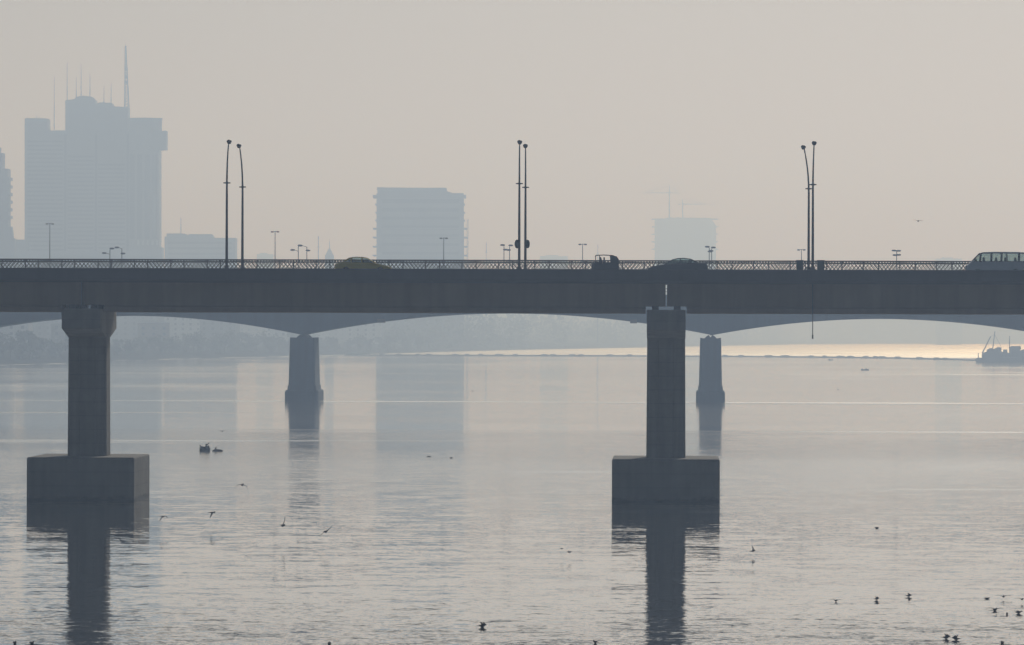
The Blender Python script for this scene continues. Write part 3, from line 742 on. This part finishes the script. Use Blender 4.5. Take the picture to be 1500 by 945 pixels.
# lattice mast
lmst = MB(); a0, a1 = P(184.5,158,Yt), P(182.5,66,Yt)
for k in range(4):
    sx, sy = ((-1,-1),(1,-1),(1,1),(-1,1))[k]
    lmst.tube([(a0.x-l.x+sx*1.8, 12+sy*1.8, a0.z-l.z),(a1.x-l.x+sx*.4, 12+sy*.4, a1.z-l.z)], .32, 4)
for i in range(22):
    t0, t1 = i/22, (i+1)/22
    for (sx, sx2, sy) in ((-1,1,-1),(1,-1,-1),(-1,1,1)):
        w0, w1 = 1.8-1.4*t0, 1.8-1.4*t1
        lmst.tube([(a0.x+(a1.x-a0.x)*t0-l.x+sx*w0, 12+sy*w0, a0.z+(a1.z-a0.z)*t0-l.z),(a0.x+(a1.x-a0.x)*t1-l.x+sx2*w1, 12+sy*w1, a0.z+(a1.z-a0.z)*t1-l.z)], .24, 4)
lmst.tube([(a1.x-l.x,12,a1.z-l.z-.5),(a1.x-l.x,12,P(182,60,Yt).z-l.z)], .15, 5)
for tz, w in ((.42,1.9),(.5,1.7),(.62,1.8),(.75,1.5)):
    z = a0.z+(a1.z-a0.z)*tz-l.z; lmst.box(a0.x+(a1.x-a0.x)*tz-l.x-w*.7, a0.x+(a1.x-a0.x)*tz-l.x+w*.7, 11.2, 12.8, z-1, z+1)
lmst.build('lattice_mast', M['steel'], tw)
for px, y in ((40,171.5),(53,169.5),(57,171)): mast(tw, px, 174, y, Yt, .5, 'roof_unit')

Y2 = 4600
sb = block_root('balcony_tower', 'stepped tower with a saw-toothed edge of balconies beside the huge concrete tower', 'tower', -20, Y2)
part_prism('upper_block', [(-70,250),(-70,215),(-2,215),(-2,224),(3.5,224),(3.5,250)], Y2+1, 25, M['building'], sb)
part_prism('main_block', [(-70,520),(-70,247),(11,247),(11,520)], Y2, 30, M['building'], sb)
part_prism('lower_block', [(-70,520),(-70,332),(17,332),(19,348),(21.5,350),(21.5,520)], Y2-12, 12, M['building'], sb)
y = 259.5
while y < 326:
    part_prism('balcony', [(9,y),(14.5,y),(14.5,y+4.6),(9,y+4.6)], Y2-2, 26, M['building'], sb); y += 11.2

Y3 = 5200
lb = block_root('flat_roofed_block', 'low flat-roofed block with a thin roof mast behind the lamp posts', 'building', 292, Y3)
part_prism('main_block', [(241,520),(241,346.5),(311,346.5),(311,348.5),(344.5,348.5),(344.5,520)], Y3, 40, M['building'], lb)
part_prism('parapet_block', [(244,347),(244,342),(270,342),(274,345),(277,343),(310,343),(312,347)], Y3+2, 30, M['building'], lb)
mast(lb, 264.5, 343, 318, Y3, .5)
bands(lb, 246, 340, 354, 380, 8, Y3)

Y4 = 5000
mb_ = block_root('unfinished_block', 'broad unfinished concrete block with slab edges jutting out on both sides', 'building', 615, Y4)
part_prism('main_block', [(551.5,520),(551.5,283),(679,283),(680,520)], Y4, 36, M['building'], mb_)
part_prism('upper_storey', [(553,283.3),(552.5,275),(653.5,275),(655,280),(664,283.3)], Y4+.5, 30, M['building'], mb_)
part_prism('roof_slab', [(546,289.5),(546,285.5),(682.5,285.5),(682.5,289.5)], Y4-1.5, 39, M['building'], mb_)
part_prism('parapet', [(552,277.5),(552,274.4),(654,275.6),(654,278)], Y4-.8, 33, M['building'], mb_)
for y in (299, 311, 322.5, 334.5, 347.5, 361, 374):
    wd = 546 if y > 330 else 549.5
    part_prism('slab_edge', [(wd,y+1.1),(wd,y-.8),(1230.5-wd,y-.8),(1230.5-wd,y+1.1)], Y4-1.2, 38.4, M['building'], mb_)
bands(mb_, 560, 672, 291.5, 374, 12.9, Y4, frac=.5)
hm_ = thing('construction_hoist', 'thin hoist mast standing against the side of the broad unfinished block', 'hoist', P(684.5, 480, Y4-3) * 1.0)
hl = hm_.location; top = P(684.5, 320, Y4-3)
for sx in (-.5, .5): MB().tube([(sx,0,GZ-hl.z),(sx,0,top.z-hl.z)], .18, 4).build('leg', M['steel'], hm_)
hb = MB(); z = GZ-hl.z
while z < top.z-hl.z-2: hb.tube([(-.5,0,z),(.5,0,z+2)], .12, 4); z += 2
hb.build('bracing', M['steel'], hm_)

Y5 = 8800
fb = block_root('distant_highrise', 'very faint high-rise shell under construction below a crane', 'building', 1004, Y5)
part_prism('main_block', [(960,520),(960,322),(976,322),(976,318.5),(1041,319),(1046,326),(1049,330),(1049,520)], Y5, 50, M['building'], fb)
for y in (320, 331, 342, 353, 364):
    part_prism('slab_edge', [(955.5,y+1.5),(955.5,y),(1052.5,y),(1052.5,y+1.5)], Y5-2, 54, M['building'], fb)
def crane(px, ybase, ytop, yj, jx0, jx1, Y, label):
    o = thing('tower_crane', label, 'crane', P(px, ybase, Y)); l = o.location; s = Y/F
    H = P(px, ytop, Y).z - l.z; zj = P(px, yj, Y).z - l.z
    MB().box(-1.1, 1.1, -1.1, 1.1, 0, zj).build('mast', M['steel'], o)
    MB().prism_y([((jx0-px)*s, zj), ((jx1-px)*s, zj-.3), ((jx1-px)*s, zj+.4), (0, zj+1.3), ((jx0-px)*s, zj+.4)], -.7, .7).build('jib', M['steel'], o)
    MB().tube([(0,0,zj),(0,0,H)], [1.0,.3], 4).build('apex', M['steel'], o)
    MB().tube([((jx0-px)*s*.7,0,zj+1),(0,0,H),((jx1-px)*s*.8,0,zj+1)], .3, 4).build('tie_bar', M['steel'], o)
crane(980.5, 318.8, 272, 283, 930, 998, Y5+10, 'faint tower crane with the longer higher jib on the distant high-rise')
crane(1000, 318.8, 292, 299.5, 1048, 992, Y5+30, 'faint tower crane with the lower jib on the distant high-rise')

def small_block(px0, px1, ytop, Y, label, m=None, depth=25, cat='building', name='distant_building', step=None):
    o = block_root(name, label, cat, (px0+px1)/2, Y, 'low hazy buildings on the skyline')
    part_prism('main_block', [(px0,520),(px0,ytop),(px1,ytop),(px1,520)], Y, depth, m or M['building'], o)
    a = px0+(px1-px0)*.2; b = px0+(px1-px0)*.65
    part_prism('roof_room', [(a,ytop+.2),(a,ytop-1.6),(b,ytop-1.6),(b,ytop+.2)], Y+3, depth*.5, m or M['building'], o)
    return o
small_block(791, 832, 375, 9300, 'long faint low building between the signed lamp posts and the rickshaw')
small_block(1372, 1409, 378.5, 9300, 'faint low building just ahead of the minibus')
small_block(376, 400, 372, 8600, 'faint low building beside the red-headed lamp')
st = block_root('distant_steeple', 'small faint pointed tower left of the yellow taxi', 'tower', 482.5, 6000)
part_prism('tower_body', [(476,520),(476,374),(489,374),(489,520)], 6000, 9, M['building'], st)
part_prism('pointed_roof', [(476.5,374.2),(480,367),(482.5,362),(485,367),(488.5,374.2)], 6001, 7, M['building'], st)
mast(st, 482.5, 364, 350, 6000, .5)
for px, y0, Y, lab in ((466, 346, 5200, 'thin faint radio mast left of the yellow taxi'), (712, 355, 6000, 'thin faint radio mast between the broad block and the lamp posts'), (875.5, 358, 6000, 'thin faint radio mast above the auto rickshaw')):
    o = thing('radio_mast', lab, 'mast', (P(px, 480, Y).x, Y, GZ)); zt = P(px, y0, Y).z-GZ
    MB().tube([(0,0,0),(0,0,zt)], [.7,.4], 5).build('pole', M['steel'], o)
    MB().tube([(-1.3,0,zt*.9),(1.3,0,zt*.9)], .3, 5).build('crossarm', M['steel'], o)

# houses and trees on the banks (seen below the bridges)
def house(px, w, h, Y, m, label, k=0):
    q = P(px, 500, Y); o = thing('bank_house', label, 'house', (q.x, Y, 4.3), random.uniform(-.2,.2), 'houses on the far bank')
    MB().box(-w/2, w/2, 0, w*.7, -1, h).build('wall', m, o)
    MB().box(-w/2-.3, w/2+.3, -.3, w*.7+.3, h+.003, h+.5).build('roof', M['pale_wall'], o)
    n_ = max(2, int(w/5)); fl = max(1, int(h/3.4))
    for f in range(fl):
        for i in range(n_):
            x = -w/2 + w*(i+.5)/n_
            MB().box(x-.8, x+.8, -.06, .05, f*3.4+1, f*3.4+2.6).build('window', M['band'], o)
hs = [(8,24,19,3300,'pale_wall','tan'),(52,30,24,3700,'building','grey'),(98,16,14,3250,'pale_wall','x'),(190,34,21,4000,'building','x'),(225,18,15,3600,'brick_wall','x'),(268,26,27,4300,'pale_wall','x'),(318,22,17,3900,'building','x'),(365,38,22,4700,'brick_wall','x'),(410,20,16,4300,'pale_wall','x'),(478,30,22,4900,'building','x'),(530,24,18,4700,'pale_wall','x'),(590,36,26,5300,'brick_wall','x'),(655,28,20,5400,'building','x'),(720,40,24,5900,'pale_wall','x')]
hl_ = ['pale house at the edge of the view beyond the arched span','grey block beside the capital of the near pier on the outer side','small pale house just outside the hammerhead pier','wide grey house just inside the hammerhead pier','small tan brick house inside the hammerhead pier','tallest pale house under the first full arch','grey house under the middle of the first full arch','wide tan brick house under the first full arch','small pale house beside the old pier on its outer side','grey house just inside the old pier','pale house where the bright water begins','tan brick house behind the floating pipeline start','grey house at the middle of the central arch','wide pale house furthest along the left bank']
for (px, w, h, Y, m, _), lab in zip(hs, hl_): house(px, w, h, Y, M[m], lab)

def tree_meshes(seed, H):
    rnd = random.Random(seed)
    t = MB(); t.tube([(0,0,-1),(.1,0,H*.3),(.2,.1,H*.6)], [.35,.26,.12], 6)
    cl = []
    for i in range(9):
        a = rnd.uniform(0, 6.28); rr = rnd.uniform(.1,.36)*H; z = rnd.uniform(.2,.88)*H
        c = Vector((math.cos(a)*rr, math.sin(a)*rr, z)); cl.append((c, rnd.uniform(.13,.2)*H))
        t.tube([(0.1,0,H*.3),(c.x*.6,c.y*.6,z*.85),tuple(c)], [.16,.1,.04], 4)
    f = MB()
    for c, r in cl:
        for k in range(70):
            d = Vector((rnd.gauss(0,1), rnd.gauss(0,1), rnd.gauss(0,.8))).normalized()*r*rnd.uniform(.5,1.05)
            p = c + d; s = rnd.uniform(.35,.75)
            u = Vector((rnd.gauss(0,1), rnd.gauss(0,1), rnd.gauss(0,1))).normalized(); w = u.orthogonal().normalized()
            f.add([p-u*s, p-w*s*.6, p+u*s, p+w*s*.6], [(0,1,2,3)])
    return t, f
protos = []
for sd_, H in ((1,10.5),(2,13),(3,9)):
    root = thing('bank_tree', 'hazy broad-crowned tree in the row along the far river bank', 'tree', (0,0,0), 0, 'trees along the far bank')
    t, f = tree_meshes(sd_, H); t.build('trunk', M['bark'], root); f.build('crown', M['leaf'], root)
    protos.append(root)
rnd = random.Random(5); used = set()
for i in range(66):
    px = -20 + i*12.0 + rnd.uniform(-5,5)
    base = W(px, lerp_shore(px)); d = Vector((base.x, base.y, 0)).normalized()
    p = base + d*rnd.uniform(10, 120); p.z = 1.4
    k = rnd.randrange(3)
    if k not in used: r = protos[k]; r.location = p; used.add(k)
    else: r = dup(protos[k], p)
    r.rotation_euler = (0, 0, rnd.uniform(0, 6.28)); s = rnd.uniform(.75, 1.35); r.scale = (s, s, s*rnd.uniform(.85,1.1))
# far wooded bank: one distant mass
fw = MB(); rnd = random.Random(9)
for i in range(900):
    px = rnd.uniform(560, 1900); base = W(px, lerp_shore(px)); d = Vector((base.x, base.y, 0)).normalized()
    c = base + d*rnd.uniform(30, 2200); H = rnd.uniform(18, 34)*(0.6+0.4*noise.noise(Vector((px*.012,0,4)))+.35)
    for k in range(56):
        a = rnd.uniform(0, 6.28); z = rnd.uniform(0, 1); rr = H*.38*math.sqrt(max(0.03, 1-(z*1.7-.7)**2))*rnd.uniform(.5,1.1)
        p = c + Vector((math.cos(a)*rr, math.sin(a)*rr, 3+z*H)); s = rnd.uniform(1.4,3.0)
        u = Vector((rnd.gauss(0,1), rnd.gauss(0,1), rnd.gauss(0,1))).normalized(); w = u.orthogonal().normalized()
        fw.add([p-u*s, p-w*s*.7, p+u*s, p+w*s*.7], [(0,1,2,3)])
fwo = fw.build('far_woods', M['leaf']); tag(fwo, 'hazy wooded bank closing the river in the distance', 'woods', kind='stuff')

# ---------------------------------------------------------------- dredger and its floating pipeline
Yd = WY(1465, 531)
dl = P(1466, 531, Yd); dl.z = 0
dr = thing('dredger', 'hazy grey dredger barge with slanted booms at the end of the floating pipeline', 'dredger', dl)
def dpt(px, py): q = P(px, py, Yd); return (q.x-dl.x, q.z)
def dprism(name, poly, y0, y1, m): return MB().prism_y([dpt(*p) for p in poly], y0, y1).build(name, m, dr)
dprism('hull', [(1431,529),(1429.5,526.5),(1434,524),(1550,523),(1552,533),(1433,532.5)], 0, 9, M['hull'])
dprism('deckhouse', [(1439.5,524.2),(1440,517),(1446,515.5),(1448,511.5),(1452,510),(1457,511.5),(1461,509.5),(1462,508.5),(1467,509),(1467.5,515),(1470,516.5),(1470,523.6)], 1, 7, M['steel'])
dprism('pump_house', [(1470.3,523.6),(1470.3,516),(1471,512),(1476,512),(1476.5,517),(1480,517),(1480,523.5)], 1.5, 6.5, M['steel'])
dprism('bridge_house', [(1480.3,523.5),(1480.3,508),(1483,507),(1495,507),(1496,511),(1494,514),(1500,512),(1512,509),(1530,509),(1530,523.3)], 1, 8, M['steel'])
for p0, p1, r_ in (((1440,517),(1452,493),.28),((1455,511),(1458.3,485.5),.22),((1479.5,517),(1480,492),.2),((1434,526),(1434,517),.2)):
    a, b = dpt(*p0), dpt(*p1); MB().tube([(a[0],4,a[1]),(b[0],4,b[1])], [r_*1.25,r_], 6).build('boom', M['steel'], dr)
a, b, c = dpt(1452,493), dpt(1457.8,490), dpt(1468,509)
MB().tube([(a[0],4,a[1]),(b[0],4,b[1]),(c[0],4,c[1])], .07, 4).build('stay_cable', M['steel'], dr)

pl = thing('floating_pipeline', 'long floating dredge pipeline with bulky floats lying across the far water', 'pipeline', (0, WY(1000, 522.3), 0))
pts = [(505,520.6),(640,521.3),(760,521.6),(900,522),(1040,522.6),(1180,523.6),(1300,525),(1431,528.6)]
def pl_at(px):
    for (a, ya), (b, yb) in zip(pts, pts[1:]):
        if a <= px <= b: return W(px, ya+(yb-ya)*(px-a)/(b-a))
lo = pl.location
MB().tube([tuple(pl_at(505+i*(1430-505)/60) - lo + Vector((0,0,.3))) for i in range(61)], .5, 6).build('pipe', M['rust'], pl)
for px, w in ((512,9),(560,8),(584,9),(612,8),(628,10),(667,11),(684,9),(704,9),(731,16),(755,9),(797,12),(810,11),(838,12),(851,10),(893,12),(922,9),(1062,10),(1085,9),(1126,14),(1150,16),(1188,10),(1208,8),(1231,14),(1246,12),(1268,11),(1282,9),(1292,13),(1315,11),(1347,12),(1372,11),(1384,9)):
    q = pl_at(px) - lo; hw_ = w/2/F*(q.y+lo.y)
    f = MB(); f.loft([[(q.x+sx*hw_*k, q.y+yy, z) for sx, yy in ((-1,-.9),(1,-.9),(1,.9),(-1,.9))] for z, k in ((-.4,.95),(.35,1.0),(.9,.85),(1.25,.5))]); f.build('float', M['rust'], pl)

# ---------------------------------------------------------------- small boats, driftwood
def rowing_boat(px, py, L, label, plabel, s=1):
    q = W(px, py); o = thing('rowing_boat', label, 'boat', q, 0)
    st = []
    for t in (-1,-.85,-.5,0,.5,.85,1):
        w = .55*(1-abs(t)**2.4)+.03; sh = .16*t*t
        st.append([(t*L/2, -w, .38+sh), (t*L/2, -w*.7, .02+sh*.6), (t*L/2, 0, -.12+sh*.7), (t*L/2, w*.7, .02+sh*.6), (t*L/2, w, .38+sh), (t*L/2, w*.85, .36+sh), (t*L/2, 0, .08+sh*.5), (t*L/2, -w*.85, .36+sh)])
    MB().loft(st).build('hull', M['boat'], o, smooth=True)
    for x in (-.2*L, .18*L): MB().box(x-.12, x+.12, -.45, .45, .26, .31).build('thwart', M['boat'], o)
    x = s*.18*L
    pr = tag(person_mesh([((x,0,.42),.17),((x-s*.03,0,.65),.19),((x-s*.06,0,.86),.16),((x-s*.08,0,.95),.07),((x-s*.1,0,1.1),.12)],
        [[((x-s*.05,-.21,.83),.07),((x-s*.18,-.3,.62),.055),((x-s*.4,-.3,.6),.045)], [((x-s*.05,.21,.83),.07),((x-s*.18,.3,.62),.055),((x-s*.4,.3,.6),.045)],
         [((x,-.1,.4),.1),((x-s*.38,-.14,.5),.08),((x-s*.55,-.14,.14),.06)], [((x,.1,.4),.1),((x-s*.38,.14,.5),.08),((x-s*.55,.14,.14),.06)]]), plabel, 'person')
    pr.location = q
    MB().tube([(-s*.3*L,-.1,.3),(-s*.42*L,-.1,1.25)], .05, 5).build('pole', M['boat'], o)
    return o
rowing_boat(1267, 542.5, 2.9, 'small dark rowing boat alone on the calm water below the pipeline', 'person in dark clothes sitting in the lone rowing boat', 1)
rowing_boat(1216.5, 527.8, 2.6, 'tiny rowing boat close to the floating pipeline', 'person in dark clothes sitting in the boat close to the pipeline', -1)

sn = W(300, 661); rnd = random.Random(3)
dw = thing('driftwood_snag', 'dark tangled driftwood snag with raised branches drifting by the old pier', 'driftwood', sn)
m = MB(); m.ell((0,0,.12), (.62,.5,.36), 12, 8)
for k in range(26):
    a = rnd.uniform(0,6.28); m.ell((math.cos(a)*rnd.uniform(.1,.5), math.sin(a)*.3, rnd.uniform(.1,.5)), (rnd.uniform(.1,.24),.2,rnd.uniform(.07,.16)), 6, 5)
m.build('trunk_mass', M['wood'], dw)
for p in ([(-.2,0,.3),(-.5,0,.6),(-.62,0,.66)],[(.1,0,.3),(.2,0,.7),(.52,0,.95)],[(.15,0,.5),(.1,0,.78),(.34,0,.82)],[(-.35,0,.3),(-.6,0,.42)],[(.3,0,.3),(.45,.1,.62)]):
    MB().tube(p, [.12,.075,.04][:len(p)], 5).build('branch', M['wood'], dw)
lg = W(318, 661); lo_ = thing('floating_log', 'low dark log with one upright stub floating beside the driftwood snag', 'log', lg)
MB().tube([(-.55,0,.02),(-.2,0,.1),(.3,0,.08),(.68,0,.06)], [.06,.16,.14,.04], 7).build('trunk', M['wood'], lo_)
MB().tube([(-.12,0,.1),(-.16,0,.35),(-.1,0,.5)], [.11,.09,.05], 6).build('stub', M['wood'], lo_)

# ---------------------------------------------------------------- gulls
def gull_mesh(kind):
    m = MB()
    m.loft([[(x, r*math.cos(a), z + r*.9*math.sin(a)) for a in [2*math.pi*k/8 for k in range(8)]] for x, r, z in ((-.24,.012,.03),(-.15,.045,.02),(-.03,.075,0),(.08,.068,.01),(.15,.04,.045),(.19,.045,.065),(.235,.03,.06),(.27,.008,.05))])
    m.add([(-.20,-.02,.03),(-.33,-.06,.03),(-.33,.06,.03),(-.20,.02,.03),(-.20,-.02,.015),(-.33,-.06,.02),(-.33,.06,.02),(-.20,.02,.015)], [(0,1,2,3),(7,6,5,4),(0,4,5,1),(1,5,6,2),(2,6,7,3),(3,7,4,0)])
    ang = {'glide': ((.25,-.08),)*2, 'up': ((1.0,.75),)*2, 'down': ((-.25,-.9),)*2, 'bank': ((1.1,.9),(-.9,-1.1)), 'raise': ((.9,1.2),)*2, 'float': None}[kind]
    if ang is None:
        m.ell((-.06,.05,.045), (.19,.035,.045), 8, 5); m.ell((-.06,-.05,.045), (.19,.035,.045), 8, 5); return m
    for s, (a1, a2) in zip((-1, 1), ang):
        p0 = Vector((.05, s*.04, .03)); L1, L2 = .24, .30
        if kind in ('raise',): L1, L2 = .10, .12
        p1 = p0 + Vector((.03, s*math.cos(a1)*L1, math.sin(a1)*L1)); p2 = p1 + Vector((-.12, s*math.cos(a2)*L2, math.sin(a2)*L2))
        def rib(p, c, t): return [p+Vector((c*.4,0,0)), p+Vector((0,0,t)), p+Vector((-c*.6,0,0)), p+Vector((0,0,-t))]
        m.loft([rib(p0,.17,.02), rib(p1,.14,.014), rib((p1+p2)/2,.1,.01), rib(p2,.02,.004)])
    return m
gm = {}
for k in ('glide','up','down','bank','raise','float'):
    o = gull_mesh(k).build('gull', M['feather'], smooth=True); gm[k] = o.data; bpy.data.objects.remove(o)
def gull(px, py, kind, h, rz, label, s=1.0, roll=0.0, Y=None):
    o = bpy.data.objects.new('gull', gm[kind]); C.objects.link(o)
    o.location = P(px, py, Y) if Y else W(px, py, h)
    o.rotation_euler = (roll, 0, rz); o.scale = (s, s, s)
    o.scale = (s*.88,)*3
    tag(o, label, 'gull', 'gulls over the river')
G = [
 (325.5,632,'glide',.9,1.2,'tiny dark gull skimming the water above the driftwood snag',1.2,0),
 (355,710.5,'down',.8,1.4,'dark gull with spread wings low over the bright ripple right of the footing',1.5,.2),
 (311,751,'down',1.0,.5,'banking gull below and left of the spread-winged one',1.05,-.4),
 (239,757,'down',1.0,.9,'gull nearest the corner of the hammerhead pier footing',.95,-.3),
 (414,770,'up',1.1,1.3,'gull with one tall raised wing among the four over mid water',1.3,1.0),
 (477,779,'bank',1.0,1.2,'gull flying upright, furthest from the footing of the four',1.2,.3),
 (628.5,669,'float',.02,.3,'first of two dark gulls afloat below the central arch',1.1,0),
 (661,671,'float',.02,2.4,'second of two dark gulls afloat below the central arch',1.0,0),
 (706.5,917,'raise',.05,.6,'dark gull flapping on the water between the two pier reflections',1.0,0),
 (872,940.5,'glide',.05,2.0,'gull cut near the bottom edge beside the plain pier reflection',.9,0),
 (823,804,'glide',.5,.4,'faint tiny gull before the plain pier, the higher of two',.5,0),
 (834,809,'glide',.4,.4,'faint gull before the plain pier, the lower of two',.7,0),
 (1102.5,807.5,'up',.3,.4,'single gull beside the plain pier reflection',.7,.5),
 (1284.5,773.5,'float',.02,.8,'small gull afloat alone far out beyond the plain footing',.9,0),
 (1224.5,880,'glide',.05,1.1,'gull at the outer end of the row of three afloat',.75,0),
 (1284,877.5,'raise',.05,.5,'middle gull of the row of three afloat',.7,0),
 (1331,873,'raise',.05,.2,'gull at the inner end of the row of three afloat',.75,0),
 (1446,877,'float',.02,.7,'small gull afloat at the edge of the big flock',.8,0),
 (1470,874,'glide',.15,1.4,'gull with outspread wings at the top of the big flock',.85,0),
 (1497,878,'glide',.15,1.2,'gull with outspread wings cut by the picture edge',.8,0),
 (1457.5,893,'glide',.05,1.0,'stout dark gull flapping in the big flock',1.0,0),
 (1475,899,'float',.02,1.5,'smallest gull afloat in the big flock',.7,0),
 (1492,897,'glide',.05,.3,'gull with raised wings at the lower edge of the big flock',.9,0),
 (1386,934,'raise',.05,.4,'first of a close pair of gulls at the bottom below the flock',.9,0),
 (1400.5,936,'raise',.05,2.6,'second of a close pair of gulls at the bottom below the flock',.9,0),
 (1468,942,'float',.02,1.6,'gull afloat at the bottom edge below the flock',1.0,0),
 (22,942,'float',.02,1.5,'gull afloat at the bottom edge, nearest the corner',1.0,0),
 (47,942.5,'float',.02,1.3,'gull afloat at the bottom edge, second from the corner',1.0,0),
 (482.5,943,'float',.02,1.6,'lone gull afloat at the bottom edge beyond the hammerhead pier reflection',1.0,0),
 (1228,571,'float',.02,.4,'far speck of a gull below the rowing boats',1.3,0),
 (692,573,'float',.02,.4,'far speck of a gull beside the mirrored broad block',1.3,0),
]
for px, py, k, h, rz, lab, s, ro in G: gull(px, py, k, h, rz, lab, s, ro)
gull(1345, 324, 'glide', 0, 1.35, 'pale gull gliding alone in the sky above the minibus', 1.0, .1, Y=560)

sc.cycles.use_denoising = True
sc.cycles.max_bounces = 6; sc.cycles.volume_bounces = 0; sc.cycles.transparent_max_bounces = 12
